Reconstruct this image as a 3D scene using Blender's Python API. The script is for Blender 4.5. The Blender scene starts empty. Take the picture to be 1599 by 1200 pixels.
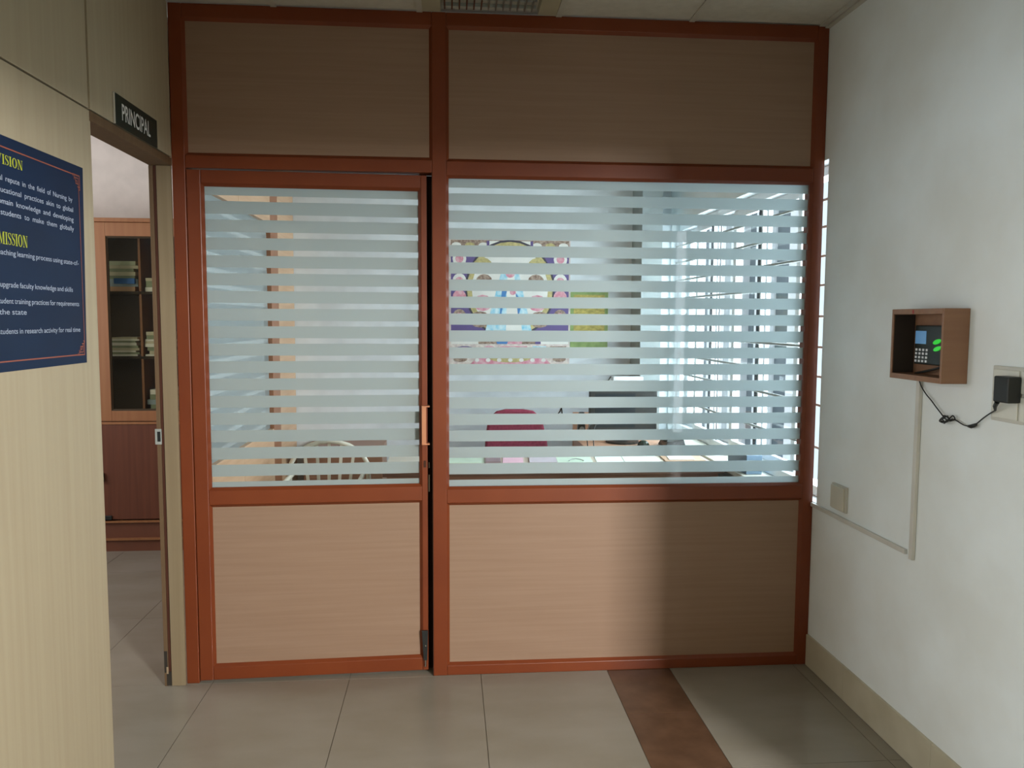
import bpy, bmesh, math, random
from mathutils import Matrix, Vector

# ------------------------------------------------------------------ camera, world, sun/area lights, exposure
sc = bpy.context.scene
COL = sc.collection
cam_d = bpy.data.cameras.new('camera'); cam = bpy.data.objects.new('camera', cam_d); COL.objects.link(cam)
fwd = Vector((0.08044, 0.993481, -0.080779)).normalized()
rgt = Vector((0.996724, -0.080332, 0.004552)).normalized()
up = rgt.cross(fwd).normalized(); rgt = fwd.cross(up)
cam.matrix_world = Matrix(((rgt.x, up.x, -fwd.x, 0.0), (rgt.y, up.y, -fwd.y, -3.4017), (rgt.z, up.z, -fwd.z, 1.5764), (0, 0, 0, 1)))
cam_d.sensor_width = 36.0; cam_d.lens = 1232.18 / 1599 * 36.0; cam_d.clip_start = 0.02
sc.camera = cam

w = bpy.data.worlds.new('overcast_sky'); sc.world = w; w.use_nodes = True
wb = w.node_tree.nodes['Background']; wb.inputs[0].default_value = (0.82, 0.93, 1.0, 1); wb.inputs[1].default_value = 1.5

def area(name, loc, rot, sx, sy, power, color):
    d = bpy.data.lights.new(name, 'AREA'); d.shape = 'RECTANGLE'; d.size = sx; d.size_y = sy; d.energy = power; d.color = color
    o = bpy.data.objects.new(name, d); COL.objects.link(o); o.location = loc; o.rotation_euler = rot
    return o
# daylight in the tall hall window behind the camera (shines along +Y into the corridor): bright sky above, dimmer ground below
area('hall_window_sky', (3.70, -6.94, 2.72), (math.radians(90), 0, 0), 0.74, 1.76, 770, (1.0, 0.98, 0.95))
area('hall_window_ground', (3.70, -6.94, 0.95), (math.radians(90), 0, 0), 0.74, 1.7, 20, (1.0, 0.98, 0.95))
area('reflection_slit_lamp', (3.10, -6.94, 1.42), (math.radians(90), 0, 0), 0.13, 2.7, 6, (0.9, 0.95, 1.0))  # added slit lamp, placed so its mirror image draws a line on the glazing
# fill lamp added in an unseen bay at left to brighten the white wall
area('side_bay_fill', (-3.2, -3.35, 1.3), (0, math.radians(-90), 0), 1.9, 1.5, 98, (0.84, 0.95, 1.0))
# daylight arriving through the office window
area('office_window_daylight', (1.92, 1.2, 1.55), (0, math.radians(90), 0), 1.5, 2.3, 130, (0.76, 0.92, 1.0))
# added lamp that lights the principal's room, whose own source is unseen
area('principal_room_fill', (-3.9, 0.6, 1.9), (0, math.radians(-90), 0), 1.4, 1.8, 64, (1.0, 0.97, 0.98))

vs = sc.view_settings; vs.view_transform = 'Standard'; vs.look = 'None'; vs.gamma = 1; vs.use_curve_mapping = False; vs.exposure = 0.0
sc.display_settings.display_device = 'sRGB'
sc.cycles.use_denoising = True
sc.cycles.max_bounces = 14; sc.cycles.diffuse_bounces = 8; sc.cycles.glossy_bounces = 4
sc.cycles.transmission_bounces = 10; sc.cycles.transparent_max_bounces = 24
sc.cycles.sample_clamp_indirect = 6.0; sc.cycles.caustics_reflective = False; sc.cycles.caustics_refractive = False

random.seed(7)
XL, XR, H = -1.1295, 1.6466, 2.851

# ------------------------------------------------------------------ materials
def lin(c): return tuple(((v / 255) / 12.92 if v / 255 <= 0.04045 else ((v / 255 + 0.055) / 1.055) ** 2.4) for v in c)
MATS = {}
def mat(name, rgb, rough=0.5, spec=0.5, metal=0.0, rgb2=None, scale=(6, 6, 6), detail=4.0, emit=None, estr=0.0, bump=0.0, lo=0.35, hi=0.65, coat=0.0):
    if name in MATS: return MATS[name]
    m = bpy.data.materials.new(name); m.use_nodes = True; nt = m.node_tree; b = nt.nodes['Principled BSDF']
    b.inputs['Base Color'].default_value = (*lin(rgb), 1); b.inputs['Roughness'].default_value = rough
    b.inputs['Specular IOR Level'].default_value = spec; b.inputs['Metallic'].default_value = metal
    b.inputs['Coat Weight'].default_value = coat; b.inputs['Coat Roughness'].default_value = 0.15
    if rgb2 is None: rgb2 = tuple(v * 0.94 for v in rgb)
    tc = nt.nodes.new('ShaderNodeTexCoord'); mp = nt.nodes.new('ShaderNodeMapping'); mp.inputs['Scale'].default_value = scale
    nz = nt.nodes.new('ShaderNodeTexNoise'); nz.inputs['Scale'].default_value = 1.0; nz.inputs['Detail'].default_value = detail
    cr = nt.nodes.new('ShaderNodeValToRGB'); cr.color_ramp.elements[0].position = lo; cr.color_ramp.elements[1].position = hi
    cr.color_ramp.elements[0].color = (*lin(rgb2), 1); cr.color_ramp.elements[1].color = (*lin(rgb), 1)
    L = nt.links.new
    L(tc.outputs['Object'], mp.inputs[0]); L(mp.outputs[0], nz.inputs['Vector']); L(nz.outputs['Fac'], cr.inputs[0]); L(cr.outputs[0], b.inputs['Base Color'])
    if bump:
        bp = nt.nodes.new('ShaderNodeBump'); bp.inputs['Strength'].default_value = bump; bp.inputs['Distance'].default_value = 0.002
        L(nz.outputs['Fac'], bp.inputs['Height']); L(bp.outputs[0], b.inputs['Normal'])
    if emit:
        b.inputs['Emission Color'].default_value = (*lin(emit), 1); b.inputs['Emission Strength'].default_value = estr
    MATS[name] = m
    return m
def glass_mat(name, tint=(1, 1, 1), rough=0.0, ior=1.5):
    m = bpy.data.materials.new(name); m.use_nodes = True; nt = m.node_tree; nt.nodes.clear(); N = nt.nodes.new; L = nt.links.new
    o = N('ShaderNodeOutputMaterial'); mx = N('ShaderNodeMixShader'); t = N('ShaderNodeBsdfTransparent'); g = N('ShaderNodeBsdfGlossy'); f = N('ShaderNodeFresnel')
    t.inputs[0].default_value = (*tint, 1); g.inputs['Roughness'].default_value = rough; f.inputs[0].default_value = ior
    nz = N('ShaderNodeTexNoise'); nz.inputs['Scale'].default_value = 3.0
    ge = N('ShaderNodeNewGeometry'); sb_ = N('ShaderNodeMath'); sb_.operation = 'SUBTRACT'; sb_.inputs[0].default_value = 1.0; mu = N('ShaderNodeMath'); mu.operation = 'MULTIPLY'
    L(ge.outputs['Backfacing'], sb_.inputs[1]); L(sb_.outputs[0], mu.inputs[0]); L(f.outputs[0], mu.inputs[1])
    L(mu.outputs[0], mx.inputs[0]); L(t.outputs[0], mx.inputs[1]); L(g.outputs[0], mx.inputs[2]); L(mx.outputs[0], o.inputs[0])
    return m
def film_mat(name, q=1.0):
    m = bpy.data.materials.new(name); m.use_nodes = True; nt = m.node_tree; nt.nodes.clear(); N = nt.nodes.new; L = nt.links.new
    o = N('ShaderNodeOutputMaterial'); a = N('ShaderNodeMixShader'); b = N('ShaderNodeMixShader'); d = N('ShaderNodeBsdfDiffuse'); t = N('ShaderNodeBsdfTranslucent')
    g = N('ShaderNodeBsdfGlossy'); f = N('ShaderNodeFresnel'); f.inputs[0].default_value = 1.45; g.inputs['Roughness'].default_value = 0.012
    nz = N('ShaderNodeTexNoise'); nz.inputs['Scale'].default_value = 2.0; cr = N('ShaderNodeValToRGB')
    cr.color_ramp.elements[0].color = (0.54, 0.60, 0.615, 1); cr.color_ramp.elements[1].color = (0.56, 0.62, 0.635, 1)
    L(nz.outputs[0], cr.inputs[0]); L(cr.outputs[0], t.inputs[0]); d.inputs[0].default_value = (0.62 * q, 0.69 * q, 0.68 * q, 1)
    a.inputs[0].default_value = 0.68 if q == 1.0 else 0.45
    ge = N('ShaderNodeNewGeometry'); sb_ = N('ShaderNodeMath'); sb_.operation = 'SUBTRACT'; sb_.inputs[0].default_value = 1.0; mu = N('ShaderNodeMath'); mu.operation = 'MULTIPLY'
    L(ge.outputs['Backfacing'], sb_.inputs[1]); L(sb_.outputs[0], mu.inputs[0]); L(f.outputs[0], mu.inputs[1])
    L(d.outputs[0], a.inputs[1]); L(t.outputs[0], a.inputs[2]); L(mu.outputs[0], b.inputs[0]); L(a.outputs[0], b.inputs[1]); L(g.outputs[0], b.inputs[2]); L(b.outputs[0], o.inputs[0])
    return m
M_PANEL = mat('beech_laminate_horizontal', (143, 118, 99), 0.42, 0.4, rgb2=(137, 111.5, 92.5), scale=(1.6, 3, 55), detail=6)
M_FRAME = mat('red_brown_profile', (114, 54, 25), 0.38, 0.4, rgb2=(106, 48, 22), scale=(3, 3, 3))
M_FRAME_D = mat('dark_rebate', (64, 40, 28), 0.7, 0.2)
M_TAN = mat('tan_laminate_vertical', (168, 158, 135), 0.5, 0.3, rgb2=(163, 152, 129), scale=(45, 45, 1.2), detail=5)
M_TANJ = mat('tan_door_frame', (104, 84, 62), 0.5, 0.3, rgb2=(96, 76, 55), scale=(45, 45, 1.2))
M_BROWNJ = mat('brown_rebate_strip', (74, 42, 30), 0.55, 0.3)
M_GROOVE = mat('groove_black', (52, 44, 34), 0.9, 0.1)
M_WHITE = mat('white_wall_paint', (230, 238, 241), 0.75, 0.2, rgb2=(220, 225, 224), scale=(2.5, 2.5, 2.5), detail=6, bump=0.05)
M_OFFW = mat('office_wall_paint', (222, 230, 234), 0.75, 0.2)
M_CEIL = mat('ceiling_tile_white', (196, 194, 184), 0.8, 0.2, rgb2=(188, 186, 176), scale=(30, 30, 30))
M_TBAR = mat('ceiling_grid_white', (190, 188, 178), 0.5)
M_FLOOR = mat('floor_tile_beige', (138, 133, 122), 0.2, 0.5, rgb2=(130, 124, 111), scale=(2.2, 5, 2), detail=7)
M_GROUT = mat('floor_grout', (112, 104, 86), 0.8, 0.2)
M_STRIP = mat('floor_tile_brown', (96, 70, 52), 0.25, 0.5, rgb2=(84, 60, 44), scale=(9, 9, 9))
M_SKIRT = mat('skirting_tile', (190, 184, 164), 0.3, 0.5, rgb2=(178, 171, 149))
M_GLASS = glass_mat('clear_glass')
M_TINT = glass_mat('cabinet_glass', (0.84, 0.84, 0.78))
M_FILM = film_mat('frosted_film'); M_FROST = film_mat('frosted_glass', 0.9)
M_CUPB = mat('cabinet_beech', (150, 102, 66), 0.45, 0.4, rgb2=(142, 94, 60), scale=(40, 40, 1.5))
M_CUPL = mat('cabinet_lower_brown', (104, 60, 42), 0.45, 0.4, rgb2=(94, 53, 37), scale=(40, 40, 1.5))
M_CUPD = mat('cabinet_inside', (66, 54, 40), 0.8, 0.2)
M_BLACK = mat('black_plastic', (24, 28, 27), 0.45)
M_PLATE = mat('switch_plate_grey_white', (198, 197, 188), 0.35)
M_TRUNK = mat('pvc_trunking', (204, 203, 196), 0.45)
M_TEAK = mat('box_laminate', (142, 106, 80), 0.5, rgb2=(132, 96, 72), scale=(2, 30, 30))
M_UPVC = mat('window_upvc_white', (226, 230, 232), 0.35)
M_GASK = mat('window_gasket_dark', (44, 52, 58), 0.6)
M_STEEL = mat('grille_grey', (150, 156, 152), 0.5)
M_CHROME = mat('chrome', (200, 200, 196), 0.2, metal=1.0)
M_RUST = mat('white_bolt', (214, 208, 196), 0.35, metal=0.4)
M_COPPER = mat('copper_handle', (192, 132, 98), 0.35, 0.5, metal=0.25)
M_MAROON = mat('maroon_fabric', (150, 62, 84), 0.85, 0.2, rgb2=(132, 50, 72), scale=(60, 60, 60))
M_DESK = mat('desk_panel_brown', (150, 108, 84), 0.4, rgb2=(136, 95, 72), scale=(1.5, 3, 50))
M_DTOP = mat('desk_top_pale', (206, 196, 178), 0.3, rgb2=(198, 187, 168), scale=(2, 30, 2))
M_TABLE = mat('table_wood_pinkish', (196, 152, 124), 0.4, rgb2=(184, 140, 112), scale=(2, 40, 40))
M_PAPER = mat('paper_white', (224, 236, 226), 0.8, 0.1)
M_PAPERG = mat('paper_green_white', (206, 224, 204), 0.8, 0.1)
M_PINK = mat('paper_pink', (232, 190, 204), 0.8, 0.1)
M_CREAM = mat('cream_plastic', (226, 222, 204), 0.4)
M_SCREEN = mat('monitor_screen_dark', (34, 44, 50), 0.18)
M_BLUEG = mat('blue_grey_card', (112, 138, 160), 0.6)
M_SILL = mat('sill_stone', (208, 206, 194), 0.35, rgb2=(186, 186, 170), scale=(5, 5, 5))
M_OUTW = mat('outside_render_pale', (222, 228, 230), 0.8, rgb2=(214, 221, 224))
M_OUTG = mat('outside_grey', (94, 108, 116), 0.7)

# ------------------------------------------------------------------ mesh helpers
class MB:
    def __init__(s): s.v = []; s.f = []; s.mi = []; s.cur = 0
    def face(s, pts):
        n = len(s.v); s.v += [tuple(p) for p in pts]; s.f.append(tuple(range(n, n + len(pts)))); s.mi.append(s.cur)
    def hexa(s, p):        # p: 8 points, bottom 4 (ccw seen from above) then top 4
        n = len(s.v); s.v += [tuple(q) for q in p]
        for f in ((3, 2, 1, 0), (4, 5, 6, 7), (0, 1, 5, 4), (1, 2, 6, 5), (2, 3, 7, 6), (3, 0, 4, 7)):
            s.f.append(tuple(n + i for i in f)); s.mi.append(s.cur)
    def box(s, x0, x1, y0, y1, z0, z1):
        s.hexa([(x0, y0, z0), (x1, y0, z0), (x1, y1, z0), (x0, y1, z0), (x0, y0, z1), (x1, y0, z1), (x1, y1, z1), (x0, y1, z1)])
        return s
    def bar(s, a, b, wd, th, upv=(0, 0, 1)):
        a, b = Vector(a), Vector(b); d = (b - a).normalized(); u = Vector(upv)
        if abs(d.dot(u)) > 0.95: u = Vector((1, 0, 0))
        r = d.cross(u).normalized() * wd / 2; u = r.cross(d).normalized() * th / 2
        s.hexa([a - r - u, a + r - u, b + r - u, b - r - u, a - r + u, a + r + u, b + r + u, b - r + u]); return s
    def prism(s, poly, axis, c0, c1):  # poly of 2-D points; axis 'x','y','z' the extrusion
        def P(q, c): return {'x': (c, q[0], q[1]), 'y': (q[0], c, q[1]), 'z': (q[0], q[1], c)}[axis]
        n = len(s.v); k = len(poly)
        s.v += [P(q, c0) for q in poly] + [P(q, c1) for q in poly]
        s.f.append(tuple(n + i for i in reversed(range(k)))); s.f.append(tuple(n + k + i for i in range(k)))
        for i in range(k): j = (i + 1) % k; s.f.append((n + i, n + j, n + k + j, n + k + i))
        s.mi += [s.cur] * (k + 2); return s
    def tube(s, pts, r, seg=8):
        pts = [Vector(p) for p in pts]; rings = []
        n0 = len(s.v); prev = None
        for i, p in enumerate(pts):
            d = (pts[min(i + 1, len(pts) - 1)] - pts[max(i - 1, 0)]).normalized()
            u = prev if prev is not None else (Vector((0, 0, 1)) if abs(d.z) < 0.9 else Vector((1, 0, 0)))
            a = d.cross(u).normalized(); b = a.cross(d).normalized(); prev = b
            rr = r[i] if isinstance(r, (list, tuple)) else r
            for k in range(seg):
                t = 2 * math.pi * k / seg; s.v.append(tuple(p + a * math.cos(t) * rr + b * math.sin(t) * rr))
        for i in range(len(pts) - 1):
            for k in range(seg):
                k2 = (k + 1) % seg; A = n0 + i * seg
                s.f.append((A + k, A + k2, A + seg + k2, A + seg + k)); s.mi.append(s.cur)
        s.f.append(tuple(n0 + k for k in reversed(range(seg)))); e = n0 + (len(pts) - 1) * seg
        s.f.append(tuple(e + k for k in range(seg))); s.mi += [s.cur] * 2; return s
    def bead(s, x0, x1, z0, z1, y, wd, dp):   # mitred sloping bead around an opening in an XZ plane, front at y going back by dp
        o = [(x0, z0), (x1, z0), (x1, z1), (x0, z1)]; i = [(x0 + wd, z0 + wd), (x1 - wd, z0 + wd), (x1 - wd, z1 - wd), (x0 + wd, z1 - wd)]
        for k in range(4):
            j = (k + 1) % 4
            s.face([(o[k][0], y, o[k][1]), (o[j][0], y, o[j][1]), (i[j][0], y + dp, i[j][1]), (i[k][0], y + dp, i[k][1])])
            s.face([(i[k][0], y + dp, i[k][1]), (i[j][0], y + dp, i[j][1]), (i[j][0], y + dp + 0.01, i[j][1]), (i[k][0], y + dp + 0.01, i[k][1])])
            s.face([(o[k][0], y, o[k][1]), (o[j][0], y, o[j][1]), (o[j][0], y + dp + 0.01, o[j][1]), (o[k][0], y + dp + 0.01, o[k][1])][::-1])
            s.face([(o[k][0], y + dp + 0.01, o[k][1]), (o[j][0], y + dp + 0.01, o[j][1]), (i[j][0], y + dp + 0.01, i[j][1]), (i[k][0], y + dp + 0.01, i[k][1])][::-1])
        return s
    def mesh(s, name, mats):
        m = bpy.data.meshes.new(name); m.from_pydata(s.v, [], s.f)
        for q in (mats if isinstance(mats, (list, tuple)) else [mats]): m.materials.append(q)
        m.polygons.foreach_set('material_index', s.mi)
        b = bmesh.new(); b.from_mesh(m); bmesh.ops.recalc_face_normals(b, faces=b.faces); b.to_mesh(m); b.free()
        m.update(); return m
def link(name, me, parent=None, bev=0.0, smooth=False, loc=None, local=False):
    o = bpy.data.objects.new(name, me); COL.objects.link(o)
    if parent is not None:
        o.parent = parent
        if not local: o.location = -root_loc(parent)
    if loc is not None: o.location = loc
    if bev:
        b = o.modifiers.new('bevel', 'BEVEL'); b.width = bev; b.segments = 2; b.limit_method = 'ANGLE'
    if smooth:
        for p in me.polygons: p.use_smooth = True
    return o
def root_loc(o):
    l = Vector((0, 0, 0))
    if o is not None and o.type == 'EMPTY': l = l + o.location
    return l
def put(name, mb, m, parent=None, bev=0.0, smooth=False, local=False):
    return link(name, mb.mesh(name, m), parent, bev, smooth, local=(local or (parent is not None and parent.type != 'EMPTY')))
def B(x0, x1, y0, y1, z0, z1): return MB().box(x0, x1, y0, y1, z0, z1)
def empty(name, loc, rz=0.0):
    o = bpy.data.objects.new(name, None); COL.objects.link(o); o.location = loc; o.rotation_euler = (0, 0, rz); o.empty_display_size = 0.1; return o
def tag(o, label=None, cat=None, group=None, kind=None):
    if label: o['label'] = label
    if cat: o['category'] = cat
    if group: o['group'] = group
    if kind: o['kind'] = kind
    return o

# ------------------------------------------------------------------ floor
floor = tag(put('floor', B(-4.2, 5.4, -7.4, 2.9, -0.16, -0.003), M_GROUT), 'beige square floor tiles with thin joints and one brown strip', kind='structure')
xe = [-3.36, -2.775, -2.19, -1.605, -1.022, -0.435, 0.142, 0.712]
ye = [-2.37, -1.585, -0.795, -0.005, 0.785, 1.575, 2.365]
def tile(x0, x1, y0, y1, m=M_FLOOR):
    g = 0.0012
    put('tile', B(x0 + g, x1 - g, y0 + g, y1 - g, -0.02, 0.0), m, floor, local=True)
for j in range(len(ye) - 1):
    for i in range(len(xe) - 1): tile(xe[i], xe[i + 1], ye[j], ye[j + 1])
    tile(1.0, 1.578, ye[j], ye[j + 1]); tile(1.578, XR, ye[j], ye[j + 1])
for j in range(12): tile(0.712, 1.0, -2.37 + j * 0.395, -2.37 + (j + 1) * 0.395, M_STRIP)
put('tile', B(-4.2, 5.4, -7.4, -2.3715, -0.02, 0.0), M_FLOOR, floor, local=True)
put('tile', B(-4.2, -3.361, -2.37, 2.9, -0.02, 0.0), M_FLOOR, floor, local=True)

# ------------------------------------------------------------------ ceiling (suspended tiles in a metal grid)
ceil_mb = B(-4.2, 1.95, -1.945, 2.9, H + 0.02, H + 0.14)
ceil_mb.box(-4.2, 5.4, -7.4, -1.945, 3.75, 3.87)
ceiling = tag(put('ceiling', ceil_mb, M_CEIL), 'white suspended ceiling of square tiles in a metal grid', kind='structure')
cx = [XL, -0.708, -0.116, 0.465, 1.036, 1.611]
cy = [-1.945, -1.74, -1.16, -0.58, -0.002]
for i in range(5):
    for j in range(4):
        if i == 2 and j >= 2: continue
        put('tile', B(cx[i] + 0.008, cx[i + 1] - 0.008, cy[j] + 0.008, cy[j + 1] - 0.008, H, H + 0.019), M_CEIL, ceiling, local=True)
for x in cx[1:]: put('grid_bar', B(x - 0.012, x + 0.012, -1.945, -0.002, H - 0.006, H + 0.012), M_TBAR, ceiling, local=True)
for y in cy[1:4]:
    for i in range(5):
        if i == 2 and y > -1: continue
        put('grid_bar', B(cx[i] + 0.013, cx[i + 1] - 0.013, y - 0.012, y + 0.012, H - 0.006, H + 0.012), M_TBAR, ceiling, local=True)
put('edge_trim', B(1.625, XR, -1.945, -0.002, H - 0.012, H + 0.012), M_TBAR, ceiling, local=True)
# recessed luminaire
cl = tag(empty('ceiling_light', (0.17, -0.58, H)), 'unlit recessed ceiling light with louvre grid above the partition head', 'light')
put('housing', B(-0.10, 0.45, -1.15, -0.012, H + 0.055, H + 0.068), mat('lamp_housing_grey', (96, 98, 92), 0.5), cl)
fl = MB()
fl.prism([(-0.104, H - 0.004), (-0.03, H - 0.004), (-0.02, H + 0.05), (-0.104, H + 0.05)], 'y', -1.15, -0.012)
fl.prism([(0.452, H - 0.004), (0.452, H + 0.05), (0.366, H + 0.05), (0.376, H - 0.004)], 'y', -1.15, -0.012)
put('flange', fl, mat('lamp_flange_beige', (176, 170, 146), 0.5), cl)
for k in range(13):
    x = -0.012 + k * 0.03
    put('louvre_blade', B(x - 0.003, x + 0.003, -1.14, -0.02, H + 0.004, H + 0.045), M_CHROME if k < 6 else mat('louvre_grey', (150, 150, 142), 0.3, metal=0.6), cl)
for k in range(16):
    y = -1.10 + k * 0.07
    put('louvre_cross_blade', B(-0.018, 0.362, y - 0.002, y + 0.002, H + 0.006, H + 0.03), M_STEEL, cl)
for x in (0.07, 0.27): put('lamp_tube', MB().tube([(x, -1.1, H + 0.05), (x, -0.06, H + 0.05)], 0.008), mat('unlit_tube', (206, 216, 216), 0.3), cl)

# ------------------------------------------------------------------ right wall with the window opening
rw = B(XR, XR + 0.22, -1.95, -0.036, 0, H + 0.1)
rw.box(XR, XR + 0.22, -0.036, 2.62, 0, 0.762); rw.box(XR, XR + 0.22, -0.036, 2.62, 2.28, H + 0.1); rw.box(XR, XR + 0.22, 2.38, 2.62, 0.762, 2.28)
tag(put('wall_right', rw, M_WHITE), 'white painted right wall with faint grey stains and window opening', kind='structure')
base = tag(empty('baseboard_right', (XR, -1.1, 0)), 'beige tile skirting along the white wall', kind='structure')
ys = [-1.945, -1.55, -0.945, -0.345, -0.002]
for a, b in zip(ys, ys[1:]): put('tile', B(XR - 0.011, XR + 0.001, a + 0.0006, b - 0.0006, 0.001, 0.145), M_SKIRT, base, 0.0015)
# office window in the right wall
win = tag(empty('window_2', (XR + 0.1, 1.15, 0.764)), 'white office window with vertical sashes and horizontal grey grille bars', kind='structure')
wf = MB()
wf.box(XR + 0.06, XR + 0.14, -0.034, 2.378, 0.764, 0.81); wf.box(XR + 0.06, XR + 0.14, -0.034, 2.378, 2.235, 2.279)
wf.box(XR + 0.06, XR + 0.14, -0.034, 0.03, 0.81, 2.235); wf.box(XR + 0.06, XR + 0.14, 2.30, 2.378, 0.81, 2.235)
put('window_frame', wf, M_UPVC, win, 0.003)
sash = [(0.44, 0.90), (0.86, 1.30), (1.28, 1.70), (1.66, 2.02), (1.98, 2.30)]
for k, (a, b) in enumerate(sash):
    x0 = XR + (0.075 if k % 2 else 0.105)
    s = MB()
    s.box(x0, x0 + 0.025, a, a + 0.045, 0.811, 2.234); s.box(x0, x0 + 0.025, b - 0.045, b, 0.811, 2.234)
    s.box(x0, x0 + 0.025, a + 0.045, b - 0.045, 0.811, 0.85); s.box(x0, x0 + 0.025, a + 0.045, b - 0.045, 2.19, 2.234)
    so = put('sash', s, M_UPVC, win, 0.002)
    put('pane', B(x0 + 0.010, x0 + 0.015, a + 0.045, b - 0.045, 0.85, 2.19), M_GLASS, so)
for y in (0.885, 1.675): put('gasket', B(XR + 0.066, XR + 0.074, y - 0.008, y + 0.008, 0.812, 2.233), M_GASK, win)
put('gasket', B(XR + 0.068, XR + 0.074, 1.51, 1.516, 0.812, 2.233), M_GASK, win)
for z in (1.0, 1.195, 1.325, 1.46, 1.60, 1.74, 1.87, 2.0, 2.12):
    put('grille_bar', MB().tube([(XR + 0.04, -0.033, z), (XR + 0.04, 2.377, z)], 0.0075), M_STEEL, win)
put('sill', B(XR - 0.10, XR + 0.06, 0.11, 2.28, 0.735, 0.7635), M_SILL, win, 0.004)

# ------------------------------------------------------------------ partition: frame, panels
FY0, FY1 = 0.0, 0.085
wb_ = tag(empty('wall_back', (0.26, 0.04, 0)), 'beech laminate and red-brown framed partition with glazed door and window', kind='structure')
def fr(name, *a): return put(name, B(*a), M_FRAME, wb_, 0.003)
fr('post', XL, -1.077, FY0, FY1, 0, H); fr('post', -0.067, -0.007, FY0, FY1, 0, H); fr('post', 1.597, XR - 0.001, FY0, FY1, 0, H)
fr('rail', -1.077, -0.067, FY0 + 0.001, FY1, 2.795, H); fr('rail', -0.007, 1.597, FY0 + 0.001, FY1, 2.795, H)
fr('rail', -1.077, -0.067, FY0 + 0.001, FY1, 2.195, 2.248); fr('rail', -0.007, 1.597, FY0 + 0.001, FY1, 2.185, 2.245)
fr('rail', -0.007, 1.597, FY0 + 0.001, FY1, 0.777, 0.838); fr('rail', -0.007, 1.597, FY0 + 0.001, FY1, 0.0, 0.045)
put('panel', B(-1.077, -0.067, 0.014, 0.06, 2.248, 2.795), M_PANEL, wb_)
put('panel', B(-0.007, 1.597, 0.014, 0.06, 2.245, 2.795), M_PANEL, wb_)
put('panel', B(-0.007, 1.597, 0.014, 0.06, 0.045, 0.777), M_PANEL, wb_)
for a in ((-1.077, -0.067, 2.248, 2.795), (-0.007, 1.597, 2.245, 2.795), (-0.007, 1.597, 0.045, 0.777)):
    put('bead', MB().bead(*a, FY0 + 0.001, 0.011, 0.012), M_FRAME, wb_)
put('stop_strip', B(-0.125, -0.067, 0.086, 0.098, 0.0, 2.195), M_FRAME_D, wb_)
put('stop_strip', B(-0.069, -0.0665, 0.001, 0.086, 0.0, 2.195), M_FRAME_D, wb_)
# fixed glazing right of the door
w1 = tag(empty('window_1', (0.795, 0.03, 0.84)), 'wide fixed glass pane with frosted horizontal film stripes', kind='structure')
put('bead', MB().bead(-0.007, 1.597, 0.838, 2.185, FY0 + 0.001, 0.010, 0.012), M_FRAME, w1)
pane = put('glass_pane', B(-0.003, 1.593, 0.034, 0.040, 0.840, 2.183), M_GLASS, w1)
def stripes(parent, x0, x1, tops, gap, zlo, zhi, y, wav):
    zs = []; hi = zhi
    for t in tops: zs.append((t, hi)); hi = t - gap
    zs.append((zlo, hi))
    for a, b in zs:
        if b - a < 0.003: continue
        n = 9; mb = MB(); up_ = []; dn = []
        for i in range(n):
            x = x0 + (x1 - x0) * i / (n - 1); e = 0.0007 if a > zlo and b < zhi else 0.0
            up_.append((x, b + random.uniform(-e, e))); dn.append((x, a + random.uniform(-e, e)))
        mb.prism(dn + up_[::-1], 'y', y, y + 0.0006)
        put('film_stripe', mb, M_FILM, parent)
K = (3.4017 + 0.033) / 3.4017
sc_z = lambda z: 1.5764 + (z - 1.5764) * K
stripes(pane, 0.002, 1.590, [sc_z(2.134 - 0.0723 * k) for k in range(18)], 0.0242, 0.842, 2.181, 0.0330, 1)

# ------------------------------------------------------------------ glazed door, slightly ajar
DW = 0.985
d1 = tag(empty('door_1', (-1.0745, 0.002, 0.0), math.radians(2.25)), 'glazed partition door with red-brown frame standing slightly ajar', kind='structure')
T = 0.042
def dp(name, *a, m=M_FRAME, bev=0.003): return put(name, B(*a), m, d1, bev, local=True)
dp('stile', 0, 0.056, 0, T, 0.010, 2.190); dp('stile', DW - 0.026, DW, 0, T, 0.010, 2.190)
dp('rail', 0.056, DW - 0.026, 0.0005, T, 2.135, 2.190); dp('rail', 0.056, DW - 0.026, 0.0005, T, 0.782, 0.845); dp('rail', 0.056, DW - 0.026, 0.0005, T, 0.010, 0.068)
dp('panel', 0.056, DW - 0.026, 0.014, 0.034, 0.068, 0.782, m=M_PANEL, bev=0)
for a in ((0.056, DW - 0.026, 0.068, 0.782), (0.056, DW - 0.026, 0.845, 2.135)):
    put('bead', MB().bead(*a, 0.0005, 0.011, 0.012), M_FRAME, d1, local=True)
dpane = dp('glass_pane', 0.058, DW - 0.028, 0.020, 0.026, 0.847, 2.133, m=M_GLASS, bev=0)
dt = [2.086, 2.010] + [2.010 - 0.0735 * k for k in range(1, 16)]
stripes(dpane, 0.062, DW - 0.032, [1.5764 + (z - 1.5764) * 1.008 for z in dt], 0.0235, 0.849, 2.131, 0.0190, 1)
hd = MB(); hx = DW - 0.026
hd.box(hx, hx + 0.019, -0.040, -0.034, 1.035, 1.205); hd.box(hx, hx + 0.034, -0.036, 0.0, 1.035, 1.041); hd.box(hx, hx + 0.034, -0.036, 0.0, 1.199, 1.205)
put('pull_handle', hd, M_COPPER, d1, 0.001, local=True)
put('lock_bolt', MB().tube([(DW + 0.006, 0.01, 0.82), (DW + 0.006, 0.01, 0.895)], 0.003).tube([(DW + 0.006, 0.01, 0.925), (DW + 0.006, 0.01, 0.95)], 0.002), M_RUST, d1, local=True)
put('lock_case', B(DW - 0.018, DW - 0.008, -0.003, 0.0, 0.93, 0.96), M_FRAME_D, d1, 0.001, local=True)
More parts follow.
